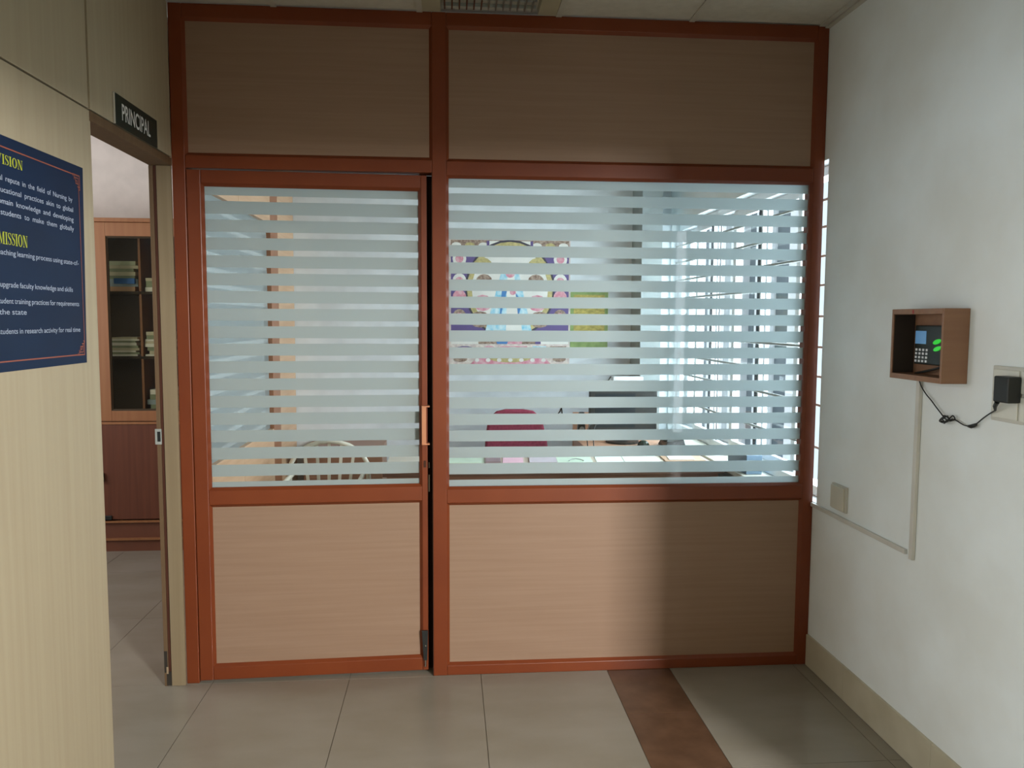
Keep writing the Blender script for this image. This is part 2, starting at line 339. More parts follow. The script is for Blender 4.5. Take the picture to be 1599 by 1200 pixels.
fb = MB(); fb.prism([(DW - 0.030, 0.195), (DW - 0.002, 0.195), (DW - 0.006, 0.06), (DW - 0.022, 0.06)], 'y', -0.012, 0.0)
fbo = put('floor_bolt', fb, M_BLACK, d1, 0.001, local=True)
put('screw', MB().tube([(DW - 0.013, -0.015, 0.128), (DW - 0.013, -0.011, 0.128)], 0.003), M_CHROME, fbo)
put('bolt_rod', MB().tube([(DW - 0.014, -0.008, 0.03), (DW - 0.014, -0.008, 0.075)], 0.004), M_CHROME, fbo)

# ------------------------------------------------------------------ left wall of tan laminate boards with the doorway of the principal's room
wl = tag(empty('wall_left', (XL, -1.5, 0)), 'tan wood-grain laminate wall with recessed dark joints', kind='structure')
TH = 0.088
def lp(y0, y1, z0, z1, m=M_TAN, name='panel', d=0.0): return put(name, B(XL - 0.02, XL + d, y0, y1, z0, z1), m, wl, 0.0015)
lp(-6.9, -3.9, 0, 2.231); lp(-2.194, -0.7475, 0.0, 2.231); lp(-6.9, -2.2, 2.237, H + 0.9); lp(-2.194, -0.752, 2.237, H)
lp(-0.738, -0.002, 2.237, H)
put('panel', B(XL - TH, XL - 0.056, -2.2, -0.76, 0, 2.2), M_TAN, wl); put('panel', B(XL - TH, XL - 0.056, -2.2, 2.35, 2.235, H), M_OFFW, wl); put('panel', B(XL - TH, XL - 0.056, -6.9, -3.9, 0, 2.236), M_TAN, wl); put('panel', B(XL - TH, XL - 0.056, -6.9, -2.2, 2.236, H + 0.9), M_TAN, wl)
core = B(XL - 0.056, XL - 0.0205, -6.9, -3.9, 0, H); core.box(XL - 0.056, XL - 0.0205, -2.2, -0.7485, 0, H); core.box(XL - 0.056, XL - 0.0205, -3.9, -2.2, 2.236, H); core.box(XL - 0.056, XL - 0.0205, -0.7485, -0.003, 2.236, H)
put('stud_core', core, M_GROOVE, wl)
d2 = tag(empty('door_2', (XL, -0.46, 0)), "open doorway of the principal's room with tan and brown lining", kind='structure')
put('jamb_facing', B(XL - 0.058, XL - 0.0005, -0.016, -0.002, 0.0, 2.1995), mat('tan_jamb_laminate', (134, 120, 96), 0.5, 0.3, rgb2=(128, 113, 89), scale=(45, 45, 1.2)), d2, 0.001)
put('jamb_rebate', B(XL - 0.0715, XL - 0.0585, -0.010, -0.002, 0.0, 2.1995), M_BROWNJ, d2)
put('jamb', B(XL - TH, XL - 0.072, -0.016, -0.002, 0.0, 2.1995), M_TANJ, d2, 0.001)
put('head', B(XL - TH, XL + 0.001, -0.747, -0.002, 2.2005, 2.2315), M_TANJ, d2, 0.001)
put('jamb', B(XL - TH, XL - 0.001, -0.7475, -0.7405, 0.0, 2.1995), M_TAN, d2, 0.001)
sp = put('strike_plate', B(XL - 0.094, XL - 0.068, -0.019, -0.016, 1.05, 1.115), M_STEEL, d2)
put('strike_hole', B(XL - 0.085, XL - 0.072, -0.0196, -0.0186, 1.062, 1.104), M_BLACK, sp)
put('worn_edge', B(XL - 0.078, XL - 0.058, -0.0175, -0.0165, 0.003, 0.065).box(XL - 0.087, XL - 0.074, -0.0175, -0.0165, 0.06, 0.155), mat('dark_worn_wood', (40, 34, 26), 0.8), d2)
put('worn_edge', B(XL - 0.078, XL - 0.070, -0.0185, -0.0176, 0.055, 0.085), mat('splintered_pale_wood', (150, 130, 104), 0.8), d2)

# ------------------------------------------------------------------ lettering helpers (flat print)
def font_mesh(body, size, bold=0.0, word=1.0, char=1.0):
    c = bpy.data.curves.new('t', 'FONT'); c.body = body; c.size = size; c.offset = bold; c.space_word = word; c.space_character = char
    o = bpy.data.objects.new('t', c); COL.objects.link(o)
    dg = bpy.context.evaluated_depsgraph_get(); me = bpy.data.meshes.new_from_object(o.evaluated_get(dg))
    bpy.data.objects.remove(o); bpy.data.curves.remove(c); return me
def wall_print(name, body, yr, zb, width, height, m, parent, x, bold=0.0, word=1.0):
    me = font_mesh(body, 1.0, bold, word)
    xs = [v.co.x for v in me.vertices]; capm = font_mesh('H', 1.0, 0); ch = max(v.co.y for v in capm.vertices)
    x0, x1 = min(xs), max(xs); s = height / ch
    for v in me.vertices:
        u = (v.co.x - x0) / (x1 - x0) * width; q = v.co.y * s
        v.co = (x, yr - width + u, zb + q)
    me.materials.clear(); me.materials.append(m)
    return link(name, me, parent)
def serif_print(word, yl, yr, zb, h, m, parent, x):
    mb = MB(); polys = []; cur = 0.0
    def P(p): polys.append(p)
    def rect(a, b, c, d): P([(a, c), (b, c), (b, d), (a, d)])
    for ch in word:
        c = cur
        if ch == 'I': rect(c + .08, c + .24, 0, 1); rect(c, c + .32, 0, .05); rect(c, c + .32, .95, 1); wd = .32
        elif ch == 'V':
            P([(c + .06, 1), (c + .26, 1), (c + .44, .2), (c + .34, 0)]); P([(c + .34, 0), (c + .40, .1), (c + .62, 1), (c + .56, 1)])
            rect(c, c + .32, .95, 1); rect(c + .48, c + .70, .95, 1); wd = .68
        elif ch == 'N':
            rect(c + .10, c + .15, 0, 1); rect(c + .58, c + .63, 0, 1); P([(c + .08, 1), (c + .26, 1), (c + .63, 0), (c + .48, 0)])
            rect(c, c + .25, 0, .05); rect(c, c + .2, .95, 1); rect(c + .48, c + .73, .95, 1); wd = .73
        elif ch == 'M':
            rect(c + .10, c + .15, 0, 1); rect(c + .66, c + .82, 0, 1); P([(c + .09, 1), (c + .27, 1), (c + .50, .12), (c + .40, 0)]); P([(c + .40, 0), (c + .46, .1), (c + .70, 1), (c + .66, 1)])
            rect(c, c + .25, 0, .05); rect(c, c + .2, .95, 1); rect(c + .58, c + .90, 0, .05); rect(c + .70, c + .90, .95, 1); wd = .90
        elif ch == 'O':
            n = 20
            for k in range(n):
                a, b = 2 * math.pi * k / n, 2 * math.pi * (k + 1) / n; O = lambda t: (c + .33 + .33 * math.cos(t), .5 + .52 * math.sin(t)); I = lambda t: (c + .33 + .17 * math.cos(t), .5 + .46 * math.sin(t))
                P([O(a), O(b), I(b), I(a)])
            wd = .66
        elif ch == 'S':
            pts = [(.42, .80), (.36, .93), (.24, .98), (.11, .92), (.07, .78), (.12, .64), (.24, .54), (.37, .43), (.42, .26), (.36, .09), (.23, .02), (.09, .07), (.04, .22)]
            th = [.03, .04, .05, .08, .11, .14, .16, .16, .12, .08, .05, .04, .03]
            for k in range(len(pts) - 1):
                (ax, ay), (bx, by) = pts[k], pts[k + 1]
                def nrm(i):
                    p, q = pts[max(i - 1, 0)], pts[min(i + 1, len(pts) - 1)]; dx, dy = q[0] - p[0], q[1] - p[1]; l = math.hypot(dx, dy); return (-dy / l, dx / l)
                n1, n2 = nrm(k), nrm(k + 1); t1, t2 = th[k] / 2, th[k + 1] / 2
                P([(c + ax + n1[0] * t1, ay + n1[1] * t1), (c + ax - n1[0] * t1, ay - n1[1] * t1), (c + bx - n2[0] * t2, by - n2[1] * t2), (c + bx + n2[0] * t2, by + n2[1] * t2)])
            rect(c + .40, c + .44, .72, .99); rect(c + .02, c + .06, .01, .30); wd = .48
        cur += wd + .06
    W = cur - .06; i = 0
    for p in polys:
        i += 1; xx = x + 0.00002 * (i % 7)
        mb.face([(xx, yl + (yr - yl) * q[0] / W, zb + h * q[1]) for q in p])
    return put('heading', mb, m, parent)

# name board above the doorway
sg = tag(empty('name_board', (XL, -0.365, 2.235)), "dark green board reading PRINCIPAL above the doorway", 'sign')
put('board', B(XL + 0.001, XL + 0.0055, -0.562, -0.170, 2.236, 2.341), mat('sign_green', (22, 40, 34), 0.35, rgb2=(20, 36, 31)), sg, 0.001)
put('edge_strip', B(XL + 0.001, XL + 0.0065, -0.5655, -0.5622, 2.236, 2.341), M_PLATE, sg)
wall_print('lettering', 'PRINCIPAL', -0.243, 2.262, 0.262, 0.054, mat('sign_letter_white', (214, 216, 214), 0.5), sg, XL + 0.0061, bold=0.012)

# vision / mission poster
po = tag(empty('poster', (XL, -1.35, 1.74)), 'dark blue poster with VISION and MISSION headings on tan wall', 'poster')
nt_ = mat('poster_navy', (17, 38, 68), 0.55, 0.2, rgb2=(19, 33, 58), scale=(2, 2, 5))
pm = MB(); pm.hexa([(XL + 0.0005, -1.95, 1.438), (XL + 0.0016, -1.95, 1.438), (XL + 0.0016, -0.834, 1.438), (XL + 0.0005, -0.834, 1.438), (XL + 0.0005, -1.95, 2.038), (XL + 0.0016, -1.95, 2.038), (XL + 0.0016, -0.812, 2.040), (XL + 0.0005, -0.812, 2.040)])
sheet = put('sheet', pm, nt_, po)
M_ORNG = mat('poster_orange_line', (150, 80, 58), 0.5); M_TXT = mat('poster_text_pale', (170, 182, 204), 0.5); M_HEAD = mat('poster_heading_yellow', (176, 184, 40), 0.5)
XP = XL + 0.0016
bd = MB()
def strip(y0, y1, z0, z1, x=XP + 0.0006): bd.face([(x, y0, z0), (x, y1, z0), (x, y1, z1), (x, y0, z1)])
strip(-1.93, -0.845, 2.008, 2.0115); strip(-1.93, -0.858, 1.4625, 1.466); strip(-0.8485, -0.8455, 1.50, 1.975, XP + 0.001)
def key(y0, z0, sy, sz):     # stepped key ornament growing from a corner
    for (a, b, c, d) in ((0, 60, 0, 5), (0, 5, 0, 60), (12, 48, 12, 16), (12, 16, 12, 48), (24, 36, 24, 28), (24, 28, 24, 36), (36, 40, 12, 40), (12, 40, 36, 40), (48, 52, 0, 24), (0, 24, 48, 52), (60, 63, 0, 12), (0, 12, 60, 63)):
        f = 0.00072
        ya, yb = sorted((y0 + sy * a * f, y0 + sy * b * f)); za, zb = sorted((z0 + sz * c * f, z0 + sz * d * f)); strip(ya, yb, za, zb, XP + 0.0012)
key(-0.838, 2.012, -1, -1); key(-0.848, 1.462, -1, 1)
put('border', bd, M_ORNG, po)
serif_print('VISION', -1.290, -1.165, 1.9665, 0.025, M_HEAD, po, XP + 0.0006)
serif_print('MISSION', -1.297, -1.157, 1.764, 0.031, M_HEAD, po, XP + 0.0006)
for body, yr, zb, yl, hh, wdw in (
    ('national repute in the field of Nursing by', -0.890, 1.925, -1.345, 0.0135, 1.7), ('educational practices akin to global', -0.888, 1.895, -1.305, 0.0135, 1.7),
    ('domain knowledge and developing', -0.888, 1.866, -1.305, 0.0135, 1.7), ('the students to make them globally', -0.888, 1.838, -1.335, 0.0135, 1.9),
    ('teaching learning process using state-of-', -0.866, 1.737, -1.312, 0.0135, 0.75), ('upgrade faculty knowledge and skills', -0.910, 1.655, -1.298, 0.0135, 0.8),
    ('student training practices for requirements', -0.873, 1.613, -1.318, 0.0135, 0.8), ('the state', -1.178, 1.585, -1.308, 0.0135, 0.9),
    ('students in research activity for real time', -0.872, 1.535, -1.316, 0.0135, 0.9)):
    wall_print('text_line', body, yr, zb, yr - yl, hh, M_TXT, po, XP + 0.0006, word=wdw, bold=0.004)

# ------------------------------------------------------------------ things on the right wall
X1 = 1.559
bx_ = tag(empty('wall_box', (XR, -0.875, 1.38)), 'open-fronted brown wooden box fixed to the white wall', 'box')
y0, y1, z0, z1, t = -1.022, -0.728, 1.380, 1.620, 0.011
put('side_panel', B(X1, XR - 0.001, y0, y0 + t, z0, z1), M_TEAK, bx_, 0.001); put('side_panel', B(X1, XR - 0.001, y1 - t, y1, z0, z1), M_TEAK, bx_, 0.001); put('lining', B(X1 + 0.004, XR - 0.009, y1 - t - 0.0015, y1 - t - 0.0002, z0 + 0.019, z1 - 0.019), mat('box_inner_shade', (44, 36, 30), 0.8), bx_)  # dark sheet paints the shade on the box's inner far side
put('top_panel', B(X1, XR - 0.001, y0 + t, y1 - t, z1 - 0.018, z1), M_TEAK, bx_, 0.001); put('bottom_panel', B(X1, XR - 0.001, y0 + t, y1 - t, z0, z0 + 0.018), M_TEAK, bx_, 0.001)
put('back_panel', B(XR - 0.008, XR - 0.001, y0 + t, y1 - t, z0 + 0.018, z1 - 0.018), M_TEAK, bx_)
put('red_mark', B(X1 - 0.0008, X1, -0.858, -0.850, 1.604, 1.616), mat('red_mark', (158, 48, 44), 0.6), bx_)
tm = tag(empty('attendance_terminal', (XR - 0.008, -0.86, 1.43)), 'black fingerprint terminal with blue screen and glowing green sensor inside box', 'terminal')
tb = MB(); tb.prism([(-0.785, 1.432), (-0.785, 1.565), (-0.955, 1.565), (-0.955, 1.432)], 'x', XR - 0.036, XR - 0.009)
put('body', tb, mat('terminal_black', (26, 34, 32), 0.3), tm, 0.004)
XF = XR - 0.0375
put('screen', B(XF, XF + 0.002, -0.852, -0.792, 1.502, 1.546), mat('terminal_screen', (60, 100, 140), 0.2, emit=(104, 150, 190), estr=0.42), tm)
for r in range(4):
    for c in range(4): put('key', B(XF - 0.001, XF + 0.002, -0.797 - c * 0.0195 + r * 0.001 - 0.0085, -0.797 - c * 0.0195 + r * 0.001, 1.478 - r * 0.0128, 1.4855 - r * 0.0128), mat('key_white', (214, 216, 218), 0.4, emit=(200, 205, 210), estr=0.12), tm)
gs = MB()
for (ya, za, rr) in ((-0.915, 1.511, 0.019), (-0.918, 1.488, 0.018)):
    ring = [( ya + rr * 1.1 * math.cos(k * math.pi / 6), za + rr * 0.42 * math.sin(k * math.pi / 6) + 0.25 * rr * math.cos(k * math.pi / 6) * (-1)) for k in range(12)]
    gs.prism(ring, 'x', XF - 0.002, XF + 0.001)
put('sensor', gs, mat('sensor_green', (30, 150, 40), 0.3, emit=(50, 205, 55), estr=0.65), tm)
cb = MB().tube([(XR - 0.020, -0.93, 1.432), (XR - 0.03, -0.90, 1.42), (XR - 0.035, -0.84, 1.407), (XR - 0.03, -0.79, 1.399)], 0.004)
put('lead', cb, M_BLACK, tm, smooth=True)
# trunking
ct = tag(empty('cable_trunking', (XR, -0.78, 0.745)), 'white plastic trunking running down from box and along wall', 'trunking')
put('vertical_run', B(XR - 0.014, XR - 0.0008, -0.790, -0.770, 0.734, 1.379), M_TRUNK, ct, 0.0015); put('horizontal_run', B(XR - 0.012, XR - 0.0008, -0.742, 0.0 - 0.001, 0.742, 0.760), M_TRUNK, ct, 0.0015)
# blank switch plate
sw = tag(empty('wall_plate', (XR, -0.25, 0.84)), 'small blank off-white plate low on the wall above trunking', 'switch plate')
put('back_box', B(XR - 0.012, XR, -0.312, -0.192, 0.783, 0.892), M_PLATE, sw, 0.002); put('cover', B(XR - 0.020, XR - 0.012, -0.306, -0.198, 0.789, 0.886), mat('blank_cover', (206, 204, 190), 0.35), sw, 0.002)
# socket board with plug-in adapter
sk = tag(empty('socket_board', (XR, -1.35, 1.36)), 'white multi-gang socket board on wall behind the black adapter', 'socket')
put('back_box', B(XR - 0.012, XR, -1.56, -1.155, 1.283, 1.447), M_PLATE, sk, 0.002)
for (a, b) in ((-1.27, -1.165), (-1.40, -1.28), (-1.55, -1.41)):
    for (c, d) in ((1.372, 1.437), (1.293, 1.362)): put('socket_face', B(XR - 0.017, XR - 0.012, a, b, c, d), mat('socket_face', (216, 216, 206), 0.3), sk, 0.002)
for (a, c) in ((-1.34, 1.41), (-1.335, 1.325), (-1.365, 1.325), (-1.48, 1.325)): put('pin_hole', MB().tube([(XR - 0.0178, a, c), (XR - 0.015, a, c)], 0.004), M_BLACK, sk)
ad = tag(empty('power_adapter', (XR - 0.02, -1.26, 1.345)), 'black plug-in power adapter with thin knotted cord on white wall', 'adapter')
put('body', B(XR - 0.058, XR - 0.0176, -1.285, -1.222, 1.345, 1.421), M_BLACK, ad, 0.004)
put('strain_relief', MB().tube([(XR - 0.050, -1.232, 1.345), (XR - 0.042, -1.212, 1.330), (XR - 0.030, -1.198, 1.316)], [0.007, 0.006, 0.0035]), M_BLACK, ad)
xk = XR - 0.012
cp = [(XR - 0.030, -1.198, 1.316), (xk - 0.006, -1.156, 1.300), (xk, -1.121, 1.282), (xk, -1.093, 1.262), (xk, -1.070, 1.251), (xk, -1.033, 1.250), (xk, -0.985, 1.262), (xk, -0.965, 1.258), (xk, -0.941, 1.257), (xk, -0.912, 1.275), (xk, -0.887, 1.291), (xk, -0.858, 1.311), (xk, -0.831, 1.327), (xk, -0.80, 1.352), (xk - 0.004, -0.787, 1.379)]
def smooth_path(P, k=4):
    P = [Vector(p) for p in P]; out = []
    for i in range(len(P) - 1):
        a, b, c, d = P[max(i - 1, 0)], P[i], P[i + 1], P[min(i + 2, len(P) - 1)]
        for j in range(k):
            t = j / k; out.append(0.5 * ((2 * b) + (c - a) * t + (2 * a - 5 * b + 4 * c - d) * t * t + (3 * b - a - 3 * c + d) * t ** 3))
    return out + [P[-1]]
put('cord', MB().tube(smooth_path(cp), 0.0021, 6), M_BLACK, ad, smooth=True)
kn = MB()
kp = [(xk - 0.004, -0.940 - 0.018 * math.cos(q * 1.9) * (1 - 0.02 * q) - 0.002 * q, 1.257 + 0.013 * math.sin(q * 1.9 + 0.5)) for q in [i * 0.35 for i in range(26)]]
kp = [(p[0] - 0.004 * (i % 3), p[1], p[2]) for i, p in enumerate(kp)]
kn.tube(smooth_path(kp, 3), 0.0022, 6); kn.tube(smooth_path([(xk, -0.955, 1.256), (xk - 0.004, -0.982, 1.274), (xk - 0.002, -0.990, 1.262), (xk, -0.962, 1.253)]), 0.002, 6)
put('knot', kn, M_BLACK, ad, smooth=True)
put('cord_clip', MB().tube([(xk, -1.055, 1.249), (xk, -1.068, 1.250), (xk, -1.080, 1.254), (xk, -1.092, 1.260)], [0.004, 0.0065, 0.0065, 0.004], 8), M_BLACK, ad, smooth=True)

# ------------------------------------------------------------------ office behind the partition
BY = 2.40
tag(put('wall_office_rear', B(XL - 0.04, XR, BY, BY + 0.15, 0, H + 0.1), M_OFFW), 'pale painted rear wall of the office behind the glass', kind='structure')
tag(put('wall_pier', B(1.355, 1.50, BY - 0.30, BY - 0.001, 0, H), mat('pier_dim_grey', (156, 166, 166), 0.75, 0.2)), 'narrow pier dimmed to grey on the rear office wall beside the window', kind='structure')  # grey tone carries the dim light on the pier front
og = tag(empty('wall_office_left', (XL, 1.2, 0)), 'wood-framed office side wall glazed with frosted stripes', kind='structure')
gx0, gx1 = XL - 0.025, XL + 0.03
M_OL = mat('office_laminate', (206, 168, 134), 0.45, rgb2=(194, 154, 120), scale=(2, 2, 40))
M_OD = mat('office_dark_post', (150, 96, 64), 0.45)
def ol(name, a, b, c, d, m=M_OL): return put(name, B(gx0, gx1, a, b, c, d), m, og, 0.0015)
ol('panel', 0.09, 0.92, 2.165, H); ol('panel', 0.923, 1.66, 2.165, H); ol('panel', 0.09, 0.92, 0.0, 0.885); ol('panel', 0.923, 1.66, 0.0, 0.885)
ol('post', 1.663, 1.868, 0, H, M_OD); ol('panel', 1.871, 2.395, 0, H)
op_ = put('glass_pane', B(XL - 0.003, XL + 0.003, 0.09, 1.663, 0.885, 2.165), M_FROST, og)
hi = 2.163
for k in range(18):
    lo = max(2.165 - 0.0735 * k - 0.050, 0.887)
    if hi - lo > 0.004: put('film_stripe', B(XL + 0.0035, XL + 0.0042, 0.092, 1.661, lo, hi), M_FILM, op_)
    hi = lo - 0.0235
# decorative chart on the rear wall: plain ornamental panels, no known picture
def flatsheet(name, x0, x1, z0, z1, label, cat): return tag(empty(name, ((x0 + x1) / 2, BY, (z0 + z1) / 2)), label, cat)
ar = flatsheet('wall_chart', 0.01, 0.895, 1.245, 2.165, 'large square ornamental chart in purple and pink on office wall', 'picture')
put('sheet', B(0.008, 0.895, BY - 0.004, BY - 0.001, 1.245, 2.165), mat('chart_cream', (226, 218, 208), 0.6, rgb2=(198, 182, 178), scale=(40, 40, 40)), ar)
PAL = [mat('chart_purple', (98, 84, 140), 0.6), mat('chart_pink', (208, 128, 148), 0.6, rgb2=(220, 180, 188), scale=(40, 40, 40)), mat('chart_cyan', (128, 200, 224), 0.6, rgb2=(206, 230, 236), scale=(30, 30, 30)),
       mat('chart_brown', (120, 96, 84), 0.6, rgb2=(176, 156, 140), scale=(60, 60, 60)), mat('chart_pale', (232, 232, 226), 0.6), mat('chart_yellow', (200, 188, 130), 0.6, rgb2=(170, 160, 110), scale=(50, 50, 50)), mat('chart_dark', (58, 58, 74), 0.6), mat('chart_blue', (70, 130, 190), 0.6)]
pr = MB(); PL = [0]
def patch(poly, ci):
    PL[0] += 1; pr.cur = ci; yy = BY - 0.0042 - 0.00004 * PL[0]
    pr.face([(a, yy, b) for a, b in poly])
def ell(cx_, cz_, rx, rz, ci, n=20): patch([(cx_ + rx * math.cos(-k * 2 * math.pi / n), cz_ + rz * math.sin(-k * 2 * math.pi / n)) for k in range(n)][::-1], ci)
def rc(a, b, c, d, ci): patch([(a, c), (b, c), (b, d), (a, d)], ci)
C0 = 0.452
rc(0.02, 0.885, 2.10, 2.155, 3); rc(0.03, 0.87, 2.07, 2.10, 4)
for k in range(9): ell(0.06 + k * 0.098, 2.118, 0.035, 0.02, 5 if k % 2 else 4)
rc(0.28, 0.62, 2.09, 2.15, 0); rc(0.30, 0.60, 2.115, 2.150, 4)
rc(0.02, 0.885, 1.49, 2.065, 0)
ell(C0, 1.80, 0.33, 0.36, 6, 28); ell(C0, 1.80, 0.315, 0.345, 5, 28); ell(C0, 1.80, 0.28, 0.31, 4, 28)
for sx in (-1, 1):
    for zc, ci in ((2.02, 4), (1.86, 4), (1.74, 1), (1.60, 3)): ell(C0 + sx * 0.37, zc, 0.05, 0.055, ci, 14); ell(C0 + sx * 0.37, zc, 0.03, 0.03, 1, 10)
    ell(C0 + sx * 0.20, 1.97, 0.07, 0.06, 5, 12); ell(C0 + sx * 0.19, 1.86, 0.06, 0.05, 3, 12); ell(C0 + sx * 0.20, 1.70, 0.07, 0.06, 1, 12); ell(C0 + sx * 0.22, 1.58, 0.08, 0.06, 3, 12)
patch([(C0 - 0.05, 1.98), (C0 + 0.05, 1.98), (C0 + 0.16, 1.50), (C0 - 0.18, 1.50)], 2)
patch([(C0 - 0.02, 1.90), (C0 + 0.03, 1.90), (C0 + 0.09, 1.50), (C0 - 0.03, 1.50)], 4); patch([(C0 - 0.06, 1.80), (C0 - 0.01, 1.84), (C0 - 0.08, 1.56)], 7); patch([(C0 + 0.04, 1.78), (C0 + 0.09, 1.70), (C0 + 0.06, 1.60)], 7)
ell(C0, 1.915, 0.035, 0.03, 1, 12); ell(C0 + 0.02, 1.78, 0.022, 0.022, 1, 10)
rc(0.02, 0.885, 1.40, 1.49, 4); rc(0.22, 0.67, 1.40, 1.49, 3); patch([(0.32, 1.49), (0.50, 1.49), (0.44, 1.40), (0.36, 1.40)], 7); patch([(0.47, 1.49), (0.56, 1.49), (0.54, 1.40), (0.43, 1.40)], 1); rc(0.64, 0.68, 1.40, 1.49, 0)
for k in range(9): rc(0.04 + k * 0.02, 0.052 + k * 0.02, 1.45, 1.462, 6); rc(0.71 + k * 0.02, 0.72 + k * 0.02, 1.442 + 0.012 * (k % 2), 1.453 + 0.012 * (k % 2), 6)
ell(0.12, 1.36, 0.075, 0.025, 0, 14); ell(0.12, 1.36, 0.06, 0.018, 1, 14); ell(0.30, 1.36, 0.05, 0.028, 1, 12); rc(0.38, 0.58, 1.335, 1.385, 1); rc(0.62, 0.72, 1.335, 1.385, 2); rc(0.75, 0.87, 1.335, 1.385, 3); ell(0.48, 1.36, 0.06, 0.02, 4, 12)
patch([(0.16, 1.25), (0.76, 1.25), (0.70, 1.31), (0.22, 1.31)], 1); ell(C0, 1.30, 0.16, 0.035, 5, 18)
for k in range(7): ell(0.21 + k * 0.082, 1.282, 0.018, 0.014, 4, 8)
ell(0.09, 1.29, 0.05, 0.022, 3, 12); ell(0.82, 1.29, 0.05, 0.022, 3, 12)
put('print', pr, PAL, ar)
cal = flatsheet('yellow_poster', 0.90, 1.18, 1.366, 1.785, 'small yellow-green poster beside the ornamental chart', 'poster')
put('sheet', B(0.899, 1.180, BY - 0.004, BY - 0.001, 1.366, 1.785), mat('poster_green', (140, 164, 100), 0.6, rgb2=(120, 146, 84), scale=(20, 20, 20)), cal)
pr2 = MB().box(0.925, 1.155, BY - 0.005, BY - 0.004, 1.46, 1.765)
put('print', pr2, mat('poster_ochre', (196, 180, 96), 0.6, rgb2=(150, 140, 70), scale=(30, 30, 60)), cal)
put('edge', B(1.1805, 1.186, BY - 0.005, BY - 0.001, 1.45, 1.785), M_PAPER, cal)
wbx = tag(empty('wall_socket', (1.18, BY, 1.03)), 'white socket with loose black cables on rear office wall behind monitor', 'socket')
put('case', B(1.15, 1.22, BY - 0.02, BY - 0.0005, 1.00, 1.06), M_UPVC, wbx, 0.004)
put('cable', MB().tube([(1.21, BY - 0.006, 1.16), (1.19, BY - 0.006, 1.13), (1.14, BY - 0.006, 1.125), (1.13, BY - 0.006, 1.05)], 0.004), M_BLACK, wbx)
put('cable', MB().tube([(0.80, BY - 0.004, 0.86), (0.83, BY - 0.004, 0.90), (0.84, BY - 0.004, 0.93), (0.85, BY - 0.004, 0.86)], 0.004), M_BLACK, wbx)
# main desk
dk = tag(empty('office_desk', (0.6, 1.15, 0)), 'wide office desk with brown front panel and pale top', 'desk')
put('desk_top', B(-0.355, 1.535, 0.85, 1.42, 0.727, 0.755), M_DTOP, dk, 0.003); put('edge_band', B(-0.355, 1.535, 0.844, 0.8495, 0.727, 0.755), mat('edge_dark', (92, 62, 46), 0.4), dk)
put('front_panel', B(-0.335, 1.515, 0.88, 0.90, 0.10, 0.726), M_DESK, dk); put('side_panel', B(-0.335, -0.315, 0.90, 1.40, 0.0, 0.726), M_DESK, dk); put('side_panel', B(1.495, 1.515, 0.90, 1.40, 0.0, 0.726), M_DESK, dk)
ZT = 0.7555
def sheetobj(name, poly, h, m, label, cat, group=None):
    o = put(name, MB().prism(poly, 'z', ZT, ZT + h), m); return tag(o, label, cat, group)
def quad(x0, x1, y0, y1, sk=0.0): return [(x0, y0), (x1, y0), (x1 + sk, y1), (x0 + sk, y1)]
sheetobj('paper_sheet', quad(0.63, 0.835, 1.06, 1.36, 0.02), 0.002, M_PAPERG, 'green-white sheet with a dark arc beside the mauve folder', 'paper')
sheetobj('paper_sheet', quad(0.855, 1.015, 1.03, 1.34, 0.03), 0.002, M_PAPER, 'white sheet on desk between green sheet and window-side sheet', 'paper')
sheetobj('paper_sheet', quad(1.02, 1.225, 1.02, 1.32, 0.03), 0.002, M_PAPER, 'white sheet on desk nearest the window', 'paper')
sheetobj('paper_sheet', quad(-0.04, 0.205, 1.08, 1.36, 0.01), 0.003, M_PAPERG, 'pale green sheet on desk in front of maroon chair', 'paper')
tag(put('paper_clip', MB().tube([(0.70, 1.10, ZT + 0.006), (0.72, 1.12, ZT + 0.012), (0.745, 1.125, ZT + 0.013), (0.77, 1.115, ZT + 0.010), (0.785, 1.095, ZT + 0.006)], 0.003), M_STEEL), 'dark curved clip lying on green-white sheet', 'clip')
sheetobj('folder', quad(0.465, 0.625, 1.06, 1.31, 0.02), 0.006, mat('mauve_folder', (200, 190, 198), 0.6), 'mauve-grey folder on desk beside the pink leaflet', 'folder')
sheetobj('leaflet', quad(0.31, 0.43, 1.07, 1.34, 0.02), 0.003, M_PINK, 'pink printed leaflet on desk beside mauve-grey folder', 'leaflet')
sheetobj('notebook', quad(0.213, 0.300, 1.07, 1.33, 0.01), 0.012, mat('grey_rose_cover', (150, 128, 134), 0.6), 'grey notebook with rose edge on desk', 'notebook')
sheetobj('tray', quad(1.26, 1.50, 1.05, 1.30, 0.02), 0.008, mat('brown_tray', (176, 140, 108), 0.5), 'light brown tray on desk corner near window', 'tray')
tag(put('paper_sheet', MB().prism(quad(1.29, 1.44, 1.08, 1.24, 0.02), 'z', ZT + 0.0085, ZT + 0.012), M_PAPER), 'small crumpled white sheet lying in the brown tray', 'paper')
